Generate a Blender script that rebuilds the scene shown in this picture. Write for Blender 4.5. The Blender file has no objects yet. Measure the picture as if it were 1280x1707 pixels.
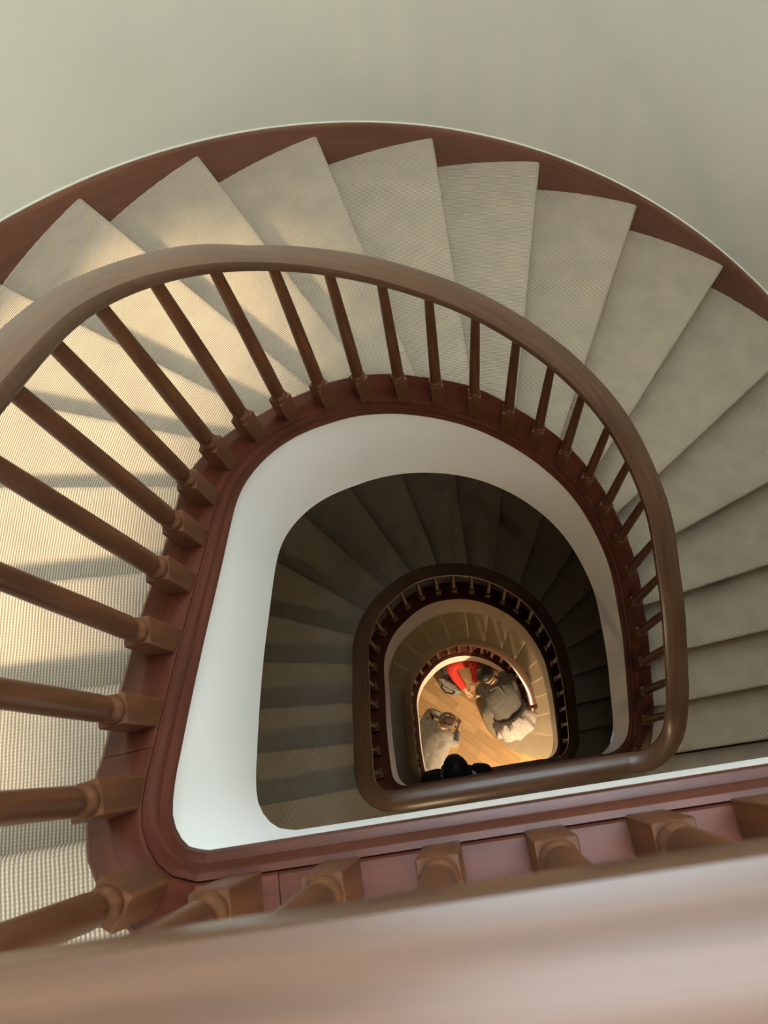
import bpy, bmesh, math, random
from mathutils import Vector, Matrix

random.seed(7)
S = bpy.context.scene
COL = S.collection
PI = math.pi

# ------------------------------------------------------------------ camera
F_PX, YAW, TILT, ROLL = 1304.75, 0.157826, 0.328927, -0.32354
CAM = Vector((-0.181579, 0.05688, 1.022561))
cd = bpy.data.cameras.new('camera')
cam = bpy.data.objects.new('camera', cd)
COL.objects.link(cam)
cd.sensor_fit = 'VERTICAL'
cd.sensor_height = 36.0
cd.sensor_width = 27.0
cd.lens = F_PX / 1707.0 * 36.0
cd.clip_start = 0.02
cd.clip_end = 100
cam.matrix_world = Matrix.Translation(CAM) @ (Matrix.Rotation(YAW, 4, 'Z') @ Matrix.Rotation(TILT, 4, 'X') @ Matrix.Rotation(ROLL, 4, 'Z'))
cd.dof.use_dof = True
cd.dof.focus_distance = 2.6
cd.dof.aperture_fstop = 13.0
S.camera = cam

# ------------------------------------------------------------------ world, sun, area lights, exposure
S.view_settings.view_transform = 'Standard'
S.view_settings.look = 'None'
S.view_settings.gamma = 1.0
S.view_settings.use_curve_mapping = False
S.view_settings.exposure = 0.78

w = bpy.data.worlds.new('world')
S.world = w
w.use_nodes = True
bg = w.node_tree.nodes['Background']
bg.inputs[0].default_value = (0.66, 0.82, 1.0, 1)
bg.inputs[1].default_value = 0.3

SUN_DIR = Vector((0.0720, 0.0879, -0.1737))           # way the sunlight travels
sd = bpy.data.lights.new('sun', 'SUN')
sd.energy = 3.9
sd.angle = math.radians(5)
sd.color = (1.0, 0.77, 0.49)
sun = bpy.data.objects.new('sun', sd)
COL.objects.link(sun)
sun.rotation_euler = SUN_DIR.to_track_quat('-Z', 'Y').to_euler()


def area(name, loc, sx, sy, energy, color, direction=(0, 0, -1), portal=False):
    d = bpy.data.lights.new(name, 'AREA')
    d.shape = 'RECTANGLE'
    d.size, d.size_y, d.energy, d.color = sx, sy, energy, color
    o = bpy.data.objects.new(name, d)
    COL.objects.link(o)
    o.location = loc
    o.rotation_euler = Vector(direction).to_track_quat('-Z', 'Y').to_euler()
    if portal:
        d.cycles.is_portal = True
    return o


area('skylight_daylight', (0.45, 1.05, 3.50), 1.7, 1.4, 21, (0.84, 0.93, 1.0))
area('far_window_daylight', (0.35, 2.40, 1.95), 1.7, 1.5, 46, (0.68, 0.87, 1.0), (-0.08, -1, -0.22))
area('fascia_fill', (0.2, -1.50, 2.95), 2.4, 1.0, 84, (1.0, 0.95, 0.88), (0, 1, -1.1))  # added fill from behind the camera for the curved fascia
area('stair_window_portal', (-1.80, -0.05, 1.1), 2.5, 2.5, 1, (1, 1, 1), (1, 0, 0), portal=True)

# ------------------------------------------------------------------ constants of the staircase
H = 3.3                    # storey height
RISE = H / 19
FL = -0.08                 # carpet level of the top landing
NF = 3                     # flights in view
GROUND = FL - NF * H
WC, WR = (0.03, 0.70), 1.862   # curved outer wall: centre and radius
WX0, WX1 = WC[0] - WR, WC[0] + WR
YB = -1.55                 # rear wall of the landings
CEIL = 3.6

PLAN = [(-0.5141, 0.0038), (-0.5582, 0.0131), (-0.591, 0.0481), (-0.6018, 0.0959), (-0.6053, 0.1421), (-0.6084, 0.1883), (-0.6108, 0.2345), (-0.6125, 0.2807), (-0.6134, 0.3269), (-0.6133, 0.3731), (-0.612, 0.4193), (-0.6102, 0.4655), (-0.6085, 0.5117), (-0.6074, 0.5579), (-0.6067, 0.604), (-0.6064, 0.6502), (-0.6058, 0.6966), (-0.6023, 0.7434), (-0.5941, 0.7899), (-0.5813, 0.8351), (-0.5652, 0.8789), (-0.5458, 0.921), (-0.5232, 0.9608), (-0.4975, 0.9982), (-0.4691, 1.0327), (-0.4397, 1.0651), (-0.4103, 1.0964), (-0.3805, 1.1269), (-0.3486, 1.1553), (-0.3141, 1.1807), (-0.2774, 1.2032), (-0.2385, 1.2227), (-0.1974, 1.2386), (-0.1547, 1.2509), (-0.1106, 1.2601), (-0.0653, 1.2667), (-0.0191, 1.2701), (0.0278, 1.2698), (0.0748, 1.2658), (0.1215, 1.2576), (0.1676, 1.2457), (0.2129, 1.2307), (0.2573, 1.2125), (0.3001, 1.1909), (0.3414, 1.1662), (0.381, 1.1387), (0.4186, 1.1083), (0.4535, 1.0747), (0.4852, 1.038), (0.5137, 0.9986), (0.5393, 0.9574), (0.5626, 0.9147), (0.5837, 0.8706), (0.6014, 0.8248), (0.6145, 0.7769), (0.6234, 0.7277), (0.6291, 0.6795), (0.6344, 0.6332), (0.6399, 0.587), (0.6443, 0.5408), (0.6467, 0.4946), (0.6477, 0.4484), (0.6477, 0.4022), (0.6477, 0.356), (0.6478, 0.3098), (0.648, 0.2637), (0.648, 0.2175), (0.6463, 0.1713), (0.6417, 0.1248), (0.6238, 0.0696), (0.5819, 0.0247), (0.5311, 0.0062), (0.4838, 0.0096)]
ZK = [0.0, 0.3456, 0.6424, 1.0297, 1.4666, 1.8848, 2.2752, 2.67, 2.9882, 3.3]
DK = [0.511, 0.4589, 0.6041, 0.5595, 0.545, 0.5257]
# nosing lines (any two points on each, in plan)
NOSE = [[(-0.833, 0.036), (-0.697, 0.040)], [(-0.771, 0.275), (-0.708, 0.272)], [(-0.904, 0.526), (-0.75, 0.512)],
        [(-1.148, 0.833), (-0.719, 0.755)], [(-1.067, 1.097), (-0.736, 0.958)], [(-1.247, 1.594), (-0.586, 1.072)],
        [(-1.177, 2.123), (-0.464, 1.23)], [(-0.791, 2.373), (-0.294, 1.323)], [(-0.346, 2.517), (-0.121, 1.369)],
        [(0.127, 2.553), (0.085, 1.509)], [(0.58, 2.48), (0.235, 1.307)], [(0.997, 2.299), (0.4, 1.219)],
        [(1.354, 2.013), (0.626, 1.22)], [(1.469, 1.533), (0.639, 0.989)], [(1.391, 1.068), (0.924, 0.903)],
        [(1.35, 0.726), (0.745, 0.632)], [(1.328, 0.449), (0.937, 0.422)], [(1.317, 0.207), (0.933, 0.196)],
        [(1.305, -0.041), (0.858, -0.04)]]


def lerp(a, b, t):
    return a + (b - a) * t


def catmull(vals, t):
    """vals at equally spaced t in 0..1; works on floats"""
    n = len(vals) - 1
    x = min(max(t, 0.0), 1.0) * n
    i = min(int(x), n - 1)
    f = x - i
    p1, p2 = vals[i], vals[i + 1]
    p0 = vals[i - 1] if i > 0 else 2 * p1 - p2
    p3 = vals[i + 2] if i + 2 <= n else 2 * p2 - p1
    return 0.5 * (2 * p1 + (p2 - p0) * f + (2 * p0 - 5 * p1 + 4 * p2 - p3) * f * f + (3 * p1 - p0 - 3 * p2 + p3) * f ** 3)


PX, PY = [p[0] for p in PLAN], [p[1] for p in PLAN]


def ez(t):                                             # height of the string's edge along the flight
    return -catmull(ZK, t)


def ed(t):
    return catmull(DK, t)


def epos(t, off=0.0):
    e = 1e-3
    x, y = catmull(PX, t), catmull(PY, t)
    a, b = max(t - e, 0), min(t + e, 1)
    tx, ty = catmull(PX, b) - catmull(PX, a), catmull(PY, b) - catmull(PY, a)
    l = math.hypot(tx, ty)
    return Vector((x - ty / l * off, y + tx / l * off)), Vector((tx / l, ty / l))


# ------------------------------------------------------------------ materials
def mat(name, base, rough=0.5, spec=0.5):
    m = bpy.data.materials.new(name)
    m.use_nodes = True
    b = m.node_tree.nodes['Principled BSDF']
    b.inputs['Base Color'].default_value = (*base, 1)
    b.inputs['Roughness'].default_value = rough
    b.inputs['Specular IOR Level'].default_value = spec
    return m, m.node_tree.nodes, m.node_tree.links, b


def ramp(nt, stops):
    r = nt.new('ShaderNodeValToRGB')
    cr = r.color_ramp
    while len(cr.elements) > 1:
        cr.elements.remove(cr.elements[-1])
    cr.elements[0].position, cr.elements[0].color = stops[0][0], (*stops[0][1], 1)
    for p, c in stops[1:]:
        e = cr.elements.new(p)
        e.color = (*c, 1)
    return r


def wood(name, dark, light, rough=0.32, scale=(60, 60, 4), coord='Object', coat=0.15, bump=0.04, spec=0.5):
    m, N, L, b = mat(name, light, rough, spec)
    tc = N.new('ShaderNodeTexCoord')
    mp = N.new('ShaderNodeMapping')
    mp.inputs['Scale'].default_value = scale
    L.new(tc.outputs[coord], mp.inputs[0])
    n1 = N.new('ShaderNodeTexNoise')
    n1.inputs['Scale'].default_value = 1.0
    n1.inputs['Detail'].default_value = 6
    n1.inputs['Distortion'].default_value = 0.6
    L.new(mp.outputs[0], n1.inputs[0])
    n2 = N.new('ShaderNodeTexNoise')
    n2.inputs['Scale'].default_value = 3.0
    n2.inputs['Detail'].default_value = 3
    L.new(tc.outputs['Object'], n2.inputs[0])
    r = ramp(N, [(0.3, dark), (0.7, light)])
    mx = N.new('ShaderNodeMath')
    mx.operation = 'MULTIPLY_ADD'
    mx.inputs[1].default_value = 0.65
    L.new(n1.outputs[0], mx.inputs[0])
    m2 = N.new('ShaderNodeMath')
    m2.operation = 'MULTIPLY'
    m2.inputs[1].default_value = 0.35
    L.new(n2.outputs[0], m2.inputs[0])
    L.new(m2.outputs[0], mx.inputs[2])
    L.new(mx.outputs[0], r.inputs[0])
    L.new(r.outputs[0], b.inputs['Base Color'])
    bp = N.new('ShaderNodeBump')
    bp.inputs['Strength'].default_value = bump
    bp.inputs['Distance'].default_value = 0.002
    L.new(n1.outputs[0], bp.inputs['Height'])
    L.new(bp.outputs[0], b.inputs['Normal'])
    b.inputs['Coat Weight'].default_value = coat
    b.inputs['Coat Roughness'].default_value = 0.26
    return m


M_RAIL = wood('handrail_walnut', (0.058, 0.026, 0.013), (0.112, 0.054, 0.027), 0.42, (90, 3.5, 1), 'UV', 0.55, 0.04, 0.3)
M_BAL = wood('baluster_mahogany', (0.052, 0.019, 0.0085), (0.130, 0.049, 0.019), 0.40, (70, 70, 5), 'Object', 0.0, 0.04, 0.25)
M_CAP = wood('cap_mahogany', (0.045, 0.012, 0.007), (0.090, 0.024, 0.013), 0.33, (70, 3.0, 1), 'UV', 0.08, 0.04, 0.25)
M_SKIRT = wood('skirting_mahogany', (0.095, 0.034, 0.018), (0.150, 0.059, 0.031), 0.4, (40, 2.5, 1), 'UV', 0.1)


def m_plaster(name, base, rough, nscale, amt, bump):
    m, N, L, b = mat(name, base, rough, 0.35)
    tc = N.new('ShaderNodeTexCoord')
    n1 = N.new('ShaderNodeTexNoise')
    n1.inputs['Scale'].default_value = nscale
    n1.inputs['Detail'].default_value = 5
    L.new(tc.outputs['Object'], n1.inputs[0])
    r = ramp(N, [(0.3, tuple(c * (1 - amt) for c in base)), (0.7, tuple(min(1, c * (1 + amt)) for c in base))])
    L.new(n1.outputs[0], r.inputs[0])
    L.new(r.outputs[0], b.inputs['Base Color'])
    n2 = N.new('ShaderNodeTexNoise')
    n2.inputs['Scale'].default_value = 160
    L.new(tc.outputs['Object'], n2.inputs[0])
    bp = N.new('ShaderNodeBump')
    bp.inputs['Strength'].default_value = bump
    bp.inputs['Distance'].default_value = 0.002
    L.new(n2.outputs[0], bp.inputs['Height'])
    L.new(bp.outputs[0], b.inputs['Normal'])
    return m


M_WALL = m_plaster('wall_paint_sage', (0.56, 0.54, 0.447), 0.75, 1.6, 0.05, 0.12)
M_WHITE = m_plaster('white_gloss_paint', (0.90, 0.89, 0.87), 0.38, 2.0, 0.015, 0.03)
M_CEIL = m_plaster('ceiling_paint', (0.80, 0.80, 0.77), 0.8, 2.0, 0.02, 0.05)


def m_carpet():
    m, N, L, b = mat('ribbed_sisal_carpet', (0.55, 0.48, 0.38), 0.95, 0.1)
    tc = N.new('ShaderNodeTexCoord')
    sp = N.new('ShaderNodeSeparateXYZ')
    # slight waviness
    wn = N.new('ShaderNodeTexNoise')
    wn.inputs['Scale'].default_value = 14
    wn.inputs['Detail'].default_value = 2
    L.new(tc.outputs['UV'], wn.inputs[0])
    ad = N.new('ShaderNodeVectorMath')
    ad.operation = 'MULTIPLY_ADD'
    ad.inputs[1].default_value = (0.0035, 0.0035, 0)
    L.new(wn.outputs['Color'], ad.inputs[0])
    L.new(tc.outputs['UV'], ad.inputs[2])
    L.new(ad.outputs[0], sp.inputs[0])

    def wave(sock, period, phase=None):
        mu = N.new('ShaderNodeMath')
        mu.operation = 'MULTIPLY'
        mu.inputs[1].default_value = 2 * PI / period
        L.new(sock, mu.inputs[0])
        s = N.new('ShaderNodeMath')
        s.operation = 'SINE'
        if phase is not None:
            a = N.new('ShaderNodeMath')
            a.operation = 'ADD'
            L.new(mu.outputs[0], a.inputs[0])
            L.new(phase, a.inputs[1])
            L.new(a.outputs[0], s.inputs[0])
        else:
            L.new(mu.outputs[0], s.inputs[0])
        h = N.new('ShaderNodeMath')
        h.operation = 'MULTIPLY_ADD'
        h.inputs[1].default_value = 0.5
        h.inputs[2].default_value = 0.5
        L.new(s.outputs[0], h.inputs[0])
        return h
    rib = wave(sp.outputs[0], 0.0064)
    bead = wave(sp.outputs[1], 0.0056)
    # height = rib * (0.65 + 0.35 bead)
    k = N.new('ShaderNodeMath')
    k.operation = 'MULTIPLY_ADD'
    k.inputs[1].default_value = 0.35
    k.inputs[2].default_value = 0.65
    L.new(bead.outputs[0], k.inputs[0])
    h = N.new('ShaderNodeMath')
    h.operation = 'MULTIPLY'
    L.new(rib.outputs[0], h.inputs[0])
    L.new(k.outputs[0], h.inputs[1])
    fn = N.new('ShaderNodeTexNoise')
    fn.inputs['Scale'].default_value = 420
    fn.inputs['Detail'].default_value = 3
    L.new(tc.outputs['UV'], fn.inputs[0])
    bn = N.new('ShaderNodeTexNoise')
    bn.inputs['Scale'].default_value = 9
    bn.inputs['Detail'].default_value = 4
    L.new(tc.outputs['UV'], bn.inputs[0])
    sm = N.new('ShaderNodeMath')
    sm.operation = 'MULTIPLY_ADD'
    sm.inputs[1].default_value = 0.72
    L.new(h.outputs[0], sm.inputs[0])
    f2 = N.new('ShaderNodeMath')
    f2.operation = 'MULTIPLY'
    f2.inputs[1].default_value = 0.36
    L.new(fn.outputs[0], f2.inputs[0])
    L.new(f2.outputs[0], sm.inputs[2])
    r = ramp(N, [(0.08, (0.140, 0.122, 0.097)), (0.45, (0.315, 0.260, 0.193)), (0.9, (0.56, 0.46, 0.335))])
    L.new(sm.outputs[0], r.inputs[0])
    r2 = ramp(N, [(0.3, (0.90, 0.90, 0.91)), (0.7, (1.04, 1.03, 1.0))])
    L.new(bn.outputs[0], r2.inputs[0])
    mm = N.new('ShaderNodeMix')
    mm.data_type = 'RGBA'
    mm.blend_type = 'MULTIPLY'
    mm.inputs[0].default_value = 1
    L.new(r.outputs[0], mm.inputs[6])
    L.new(r2.outputs[0], mm.inputs[7])
    L.new(mm.outputs[2], b.inputs['Base Color'])
    bp = N.new('ShaderNodeBump')
    bp.inputs['Strength'].default_value = 0.7
    bp.inputs['Distance'].default_value = 0.002
    L.new(h.outputs[0], bp.inputs['Height'])
    L.new(bp.outputs[0], b.inputs['Normal'])
    return m


M_CARPET = m_carpet()


def m_cloth(name, base, rough=0.85, amt=0.18, scale=30):
    m, N, L, b = mat(name, base, rough, 0.2)
    tc = N.new('ShaderNodeTexCoord')
    n1 = N.new('ShaderNodeTexNoise')
    n1.inputs['Scale'].default_value = scale
    n1.inputs['Detail'].default_value = 4
    L.new(tc.outputs['Object'], n1.inputs[0])
    r = ramp(N, [(0.3, tuple(c * (1 - amt) for c in base)), (0.7, tuple(min(1, c * (1 + amt)) for c in base))])
    L.new(n1.outputs[0], r.inputs[0])
    L.new(r.outputs[0], b.inputs['Base Color'])
    bp = N.new('ShaderNodeBump')
    bp.inputs['Strength'].default_value = 0.35
    bp.inputs['Distance'].default_value = 0.02
    n2 = N.new('ShaderNodeTexNoise')
    n2.inputs['Scale'].default_value = 11
    n2.inputs['Distortion'].default_value = 1.2
    L.new(tc.outputs['Object'], n2.inputs[0])
    L.new(n2.outputs[0], bp.inputs['Height'])
    L.new(bp.outputs[0], b.inputs['Normal'])
    return m


# ------------------------------------------------------------------ object helpers
def link(name, me, parent=None, m=None):
    o = bpy.data.objects.new(name, me)
    COL.objects.link(o)
    if parent is not None:
        o.parent = parent
    if m is not None and not me.materials:
        me.materials.append(m)
    return o


def tag(o, label=None, cat=None, group=None, kind=None):
    for k, v in (('label', label), ('category', cat), ('group', group), ('kind', kind)):
        if v:
            o[k] = v
    return o


def empty(name, loc=(0, 0, 0)):
    o = bpy.data.objects.new(name, None)
    COL.objects.link(o)
    o.location = loc
    o.empty_display_size = 0.1
    return o


def mesh(name, verts, faces, uvs=None, smooth=None):
    me = bpy.data.meshes.new(name)
    me.from_pydata([tuple(v) for v in verts], [], faces)
    if uvs is not None:
        ul = me.uv_layers.new(name='UVMap')
        i = 0
        for f in uvs:
            for c in f:
                ul.data[i].uv = c
                i += 1
    if smooth:
        for p in me.polygons:
            p.use_smooth = True
        if smooth is not True:
            me.set_sharp_from_angle(angle=math.radians(smooth))
    me.update()
    return me


def sweep(name, path, prof, closed=True, smooth=35):
    """path: list of (pos3, outward2); prof(i) -> list of (off, dz). UV: u round the profile, v along."""
    V, F, U = [], [], []
    n = None
    vlen = 0
    prev = None
    vl = []
    for i, (p, nrm) in enumerate(path):
        pr = prof(i) if callable(prof) else prof
        n = len(pr)
        if prev is not None:
            vlen += (Vector(p) - prev).length
        prev = Vector(p)
        vl.append(vlen)
        for o, dz in pr:
            V.append((p[0] + nrm[0] * o, p[1] + nrm[1] * o, p[2] + dz))
    pr = prof(0) if callable(prof) else prof
    ul = [0]
    for a in range(n):
        q0, q1 = pr[a], pr[(a + 1) % n]
        ul.append(ul[-1] + math.hypot(q1[0] - q0[0], q1[1] - q0[1]))
    m_ = n if closed else n - 1
    for i in range(len(path) - 1):
        for a in range(m_):
            b = (a + 1) % n
            F.append((i * n + a, i * n + b, (i + 1) * n + b, (i + 1) * n + a))
            U.append(((ul[a], vl[i]), (ul[a + 1], vl[i]), (ul[a + 1], vl[i + 1]), (ul[a], vl[i + 1])))
    if closed:
        F.append(tuple(range(n - 1, -1, -1)))
        U.append([(pr[a][0], pr[a][1]) for a in range(n - 1, -1, -1)])
        k = (len(path) - 1) * n
        F.append(tuple(range(k, k + n)))
        U.append([(pr[a][0], pr[a][1]) for a in range(n)])
    me = mesh(name, V, F, U, smooth)
    bm = bmesh.new()
    bm.from_mesh(me)
    bmesh.ops.recalc_face_normals(bm, faces=bm.faces)
    bm.to_mesh(me)
    bm.free()
    return me


def box(name, x0, x1, y0, y1, z0, z1):
    V = [(x, y, z) for x in (x0, x1) for y in (y0, y1) for z in (z0, z1)]
    return mesh(name, V, [(0, 1, 3, 2), (4, 6, 7, 5), (0, 4, 5, 1), (2, 3, 7, 6), (0, 2, 6, 4), (1, 5, 7, 3)])


def lathe(V, F, prof, seg=18, cx=0, cy=0):
    b = len(V)
    for r, z in prof:
        for s in range(seg):
            a = 2 * PI * s / seg
            V.append((cx + r * math.cos(a), cy + r * math.sin(a), z))
    for i in range(len(prof) - 1):
        for s in range(seg):
            t = (s + 1) % seg
            F.append((b + i * seg + s, b + i * seg + t, b + (i + 1) * seg + t, b + (i + 1) * seg + s))
    F.append(tuple(b + s for s in range(seg - 1, -1, -1)))
    k = b + (len(prof) - 1) * seg
    F.append(tuple(k + s for s in range(seg)))


# ------------------------------------------------------------------ plan geometry of treads and wall
def wall_hit(a, b):
    """the nosing line through a and b meets the outer wall line (straight sides, round end)"""
    a, b = Vector(a), Vector(b)
    d = (a - b).normalized()                        # outwards
    p = b.copy()
    lo, hi = 0.0, 4.0
    for _ in range(50):
        m_ = (lo + hi) / 2
        q = b + d * m_
        inside = (WX0 < q.x < WX1) if q.y < WC[1] else (q - Vector(WC)).length < WR
        if inside:
            lo = m_
        else:
            hi = m_
    return b + d * lo


def inner_hit(a, b, off=0.05):
    a, b = Vector(a), Vector(b)
    d = (b - a).normalized()
    n = Vector((-d.y, d.x))
    best = None
    N_ = 400
    prev = None
    for i in range(N_ + 1):
        t = i / N_
        p, _ = epos(t, off)
        s = (p - a).dot(n)
        if prev is not None and prev[1] * s <= 0:
            tt = lerp(prev[0], t, prev[1] / (prev[1] - s + 1e-12))
            q, _ = epos(tt, off)
            dist = (q - b).length
            if best is None or dist < best[0]:
                best = (dist, tt, q)
        prev = (t, s)
    return best[1], best[2]


def wall_s(q):
    """length along the outer wall from the left straight's level of y = YB"""
    if q.y < WC[1] and q.x < WC[0]:
        return q.y - YB
    if q.y >= WC[1]:
        a = math.atan2(q.y - WC[1], q.x - WC[0])
        return (WC[1] - YB) + (PI - a) * WR
    return (WC[1] - YB) + PI * WR + (WC[1] - q.y)


def wall_p(s, off=0.0):
    l0 = WC[1] - YB
    if s < l0:
        return Vector((WX0 - off, YB + s)), Vector((-1, 0))
    if s < l0 + PI * WR:
        a = PI - (s - l0) / WR
        return Vector((WC[0] + (WR + off) * math.cos(a), WC[1] + (WR + off) * math.sin(a))), Vector((math.cos(a), math.sin(a)))
    return Vector((WX1 + off, WC[1] - (s - l0 - PI * WR))), Vector((1, 0))


STEP = []                                            # (t_inner, inner point, wall length, outer point) per nosing
for k, (a, b) in enumerate(NOSE):
    t, q = inner_hit(a, b, 0.09)
    o = wall_hit(a, b)
    STEP.append((t, q, wall_s(o), o))
SL_END = wall_s(Vector((WX1, YB)))


def nose_z(t):
    """nosing line height (top flight) over inner parameter t"""
    ts = [s[0] for s in STEP]
    if t <= ts[0]:
        return FL
    for k in range(18):
        if t <= ts[k + 1]:
            return FL - RISE * (k + (t - ts[k]) / (ts[k + 1] - ts[k]))
    return FL - RISE * 18 - RISE * (t - ts[18]) / max(1e-3, 1.03 - ts[18])


def wall_z(s):
    ss = [q[2] for q in STEP]
    if s <= ss[0]:
        return FL
    for k in range(18):
        if s <= ss[k + 1]:
            return FL - RISE * (k + (s - ss[k]) / (ss[k + 1] - ss[k]))
    return max(FL - RISE * 19 + 0.0, FL - RISE * 18 - RISE * (s - ss[18]) / 0.25)


# ------------------------------------------------------------------ room shell
def structure(o):
    o['kind'] = 'structure'
    return o


WT = 0.02                                            # wall face stands this far behind the skirting face
ZB, ZT = GROUND - 0.3, CEIL
WIN_Z0, WIN_Z1, WIN_Y0, WIN_A = -0.30, 2.40, -1.32, math.radians(172)
WIN_ZA = 1.35                                        # head height at the stair end, lowered to block sun from the wall


def arc_wall(a0, a1, z0, z1, n):
    V, F = [], []
    for i in range(n + 1):
        a = lerp(a0, a1, i / n)
        for r in (WR + WT, WR + WT + 0.2):
            for z in (z0, z1):
                V.append((WC[0] + r * math.cos(a), WC[1] + r * math.sin(a), z))
    for i in range(n):
        b = i * 4
        F += [(b, b + 4, b + 5, b + 1), (b + 2, b + 3, b + 7, b + 6), (b + 1, b + 5, b + 7, b + 3), (b, b + 2, b + 6, b + 4)]
    F += [(0, 1, 3, 2), (n * 4, n * 4 + 2, n * 4 + 3, n * 4 + 1)]
    return V, F


def joined(name, parts, smooth=None):
    V, F = [], []
    for v, f in parts:
        b = len(V)
        V += v
        F += [tuple(i + b for i in q) for q in f]
    return mesh(name, V, F, None, smooth)


def boxvf(x0, x1, y0, y1, z0, z1):
    V = [(x, y, z) for x in (x0, x1) for y in (y0, y1) for z in (z0, z1)]
    return V, [(0, 1, 3, 2), (4, 6, 7, 5), (0, 4, 5, 1), (2, 3, 7, 6), (0, 2, 6, 4), (1, 5, 7, 3)]


me = joined('wall_back', [arc_wall(WIN_A, 0, ZB, ZT, 64), arc_wall(PI, WIN_A, ZB, WIN_Z0, 4), arc_wall(PI, WIN_A, WIN_ZA, ZT, 4)], 30)
structure(link('wall_back', me, m=M_WALL))
xo, xi = WX0 - WT - 0.2, WX0 - WT
arch = []
for q in range(8):                                    # unseen arched head, shaped to keep the sun off the curved wall
    y0, y1 = lerp(-0.1, WC[1], q / 8), lerp(-0.1, WC[1], (q + 1) / 8)
    f = (q + 0.5) / 8
    arch.append(boxvf(xo, xi, y0, y1, WIN_Z1 - (WIN_Z1 - WIN_ZA) * f ** 1.6, WIN_Z1))
me = joined('wall_left', [boxvf(xo, xi, YB - 0.2, WC[1], ZB, WIN_Z0), boxvf(xo, xi, YB - 0.2, WC[1], WIN_Z1, ZT),
                          boxvf(xo, xi, YB - 0.2, WIN_Y0, WIN_Z0, WIN_Z1)] + arch)
structure(link('wall_left', me, m=M_WALL))
structure(link('wall_right', box('wall_right', WX1 + WT, WX1 + WT + 0.2, YB - 0.2, WC[1], ZB, ZT), m=M_WALL))
structure(link('wall_front', box('wall_front', WX0 - WT, WX1 + WT, YB - 0.2, YB, ZB, ZT), m=M_WALL))
structure(link('ceiling', box('ceiling', WX0 - 0.3, WX1 + 0.3, YB - 0.3, WC[1] + WR + 0.3, CEIL, CEIL + 0.2), m=M_CEIL))
# tall stair window in the left wall (behind and left of the camera): jamb and sill
wf = 0.06
me = joined('window_1', [boxvf(xo + 0.05, xi + 0.02, WIN_Y0, WIN_Y0 + wf, WIN_Z0, WIN_Z1),
                         boxvf(xo + 0.05, xi + 0.04, WIN_Y0, WC[1], WIN_Z0, WIN_Z0 + wf)])
structure(link('window_1', me, m=M_WHITE))
# laylight frame in the ceiling round the daylight panel
lx0, lx1, ly0, ly1 = -0.42, 1.32, 0.33, 1.77
me = joined('window_2', [boxvf(lx0 - 0.08, lx0, ly0 - 0.08, ly1 + 0.08, 3.50, CEIL), boxvf(lx1, lx1 + 0.08, ly0 - 0.08, ly1 + 0.08, 3.50, CEIL),
                         boxvf(lx0, lx1, ly0 - 0.08, ly0, 3.50, CEIL), boxvf(lx0, lx1, ly1, ly1 + 0.08, 3.50, CEIL)])
structure(link('window_2', me, m=M_WHITE))
M_PANE, _, _, _pb = mat('daylit_glass', (0.8, 0.85, 0.9), 0.3)
_pb.inputs['Emission Color'].default_value = (0.80, 0.92, 1.0, 1)
_pb.inputs['Emission Strength'].default_value = 3.0
w2 = bpy.data.objects['window_2']
for q in range(3):
    x0_, x1_ = lerp(lx0, lx1, q / 3) + 0.012, lerp(lx0, lx1, (q + 1) / 3) - 0.012
    link('pane', box('pane', x0_, x1_, ly0, ly1, 3.54, 3.55), w2, M_PANE)
# tall window high in the round wall opposite the camera
me = joined('window_4', [boxvf(-0.58, 1.28, 2.42, 2.47, 1.12, 1.20), boxvf(-0.58, 1.28, 2.42, 2.47, 2.70, 2.78),
                         boxvf(-0.58, -0.50, 2.42, 2.47, 1.20, 2.70), boxvf(1.20, 1.28, 2.42, 2.47, 1.20, 2.70), boxvf(0.32, 0.38, 2.42, 2.47, 1.20, 2.70)])
w4 = structure(link('window_4', me, m=M_WHITE))
for x0_, x1_ in ((-0.50, 0.32), (0.38, 1.20)):
    link('pane', box('pane', x0_, x1_, 2.44, 2.46, 1.20, 2.70), w4, M_PANE)
# unseen high window added behind the camera to brighten the white fascia
me = joined('fill_window', [boxvf(-1.04, 1.44, YB, YB + 0.035, 2.34, 2.40), boxvf(-1.04, 1.44, YB, YB + 0.035, 3.44, 3.50),
                         boxvf(-1.04, -0.98, YB, YB + 0.035, 2.40, 3.44), boxvf(1.38, 1.44, YB, YB + 0.035, 2.40, 3.44), boxvf(0.17, 0.23, YB, YB + 0.03, 2.40, 3.44)])
w3 = structure(link('fill_window', me, m=M_WHITE))
for x0_, x1_ in ((-0.98, 0.17), (0.23, 1.38)):
    link('pane', box('pane', x0_, x1_, YB, YB + 0.012, 2.40, 3.44), w3, M_PANE)


# ------------------------------------------------------------------ stair flights
ORD = ['top', 'middle', 'lowest']
TEND = [1.0, 1.0, 0.80]


def storey_path(j, n=170, t0=0.0):
    """string edge of flight j with the landing straight before it: list of (pos3, outward2, t, along-landing flag)"""
    out = []
    z0 = -j * H
    xr = 1.90 if j == 0 else PLAN[-1][0]
    yr = 0.0038 if j == 0 else PLAN[-1][1]
    m_ = 26 if j == 0 else 14
    for i in range(m_):
        f = i / m_
        out.append((Vector((lerp(xr, PLAN[0][0], f), lerp(yr, PLAN[0][1], f), z0)), Vector((0, -1)), -1 + f))
    for i in range(n + 1):
        t = i / n
        if t > TEND[j] + 1e-6:
            break
        p, tg = epos(t)
        out.append((Vector((p.x, p.y, ez(t) + z0)), Vector((-tg.y, tg.x)), t))
    # blend the outward direction a little at the start
    return out


CAP_IN, CAP_W = 0.045, 0.108


def cap_out(t):
    if t < 0:
        return 0.052
    return max(0.052, nose_z(t) - ez(t) + 0.018)


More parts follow.
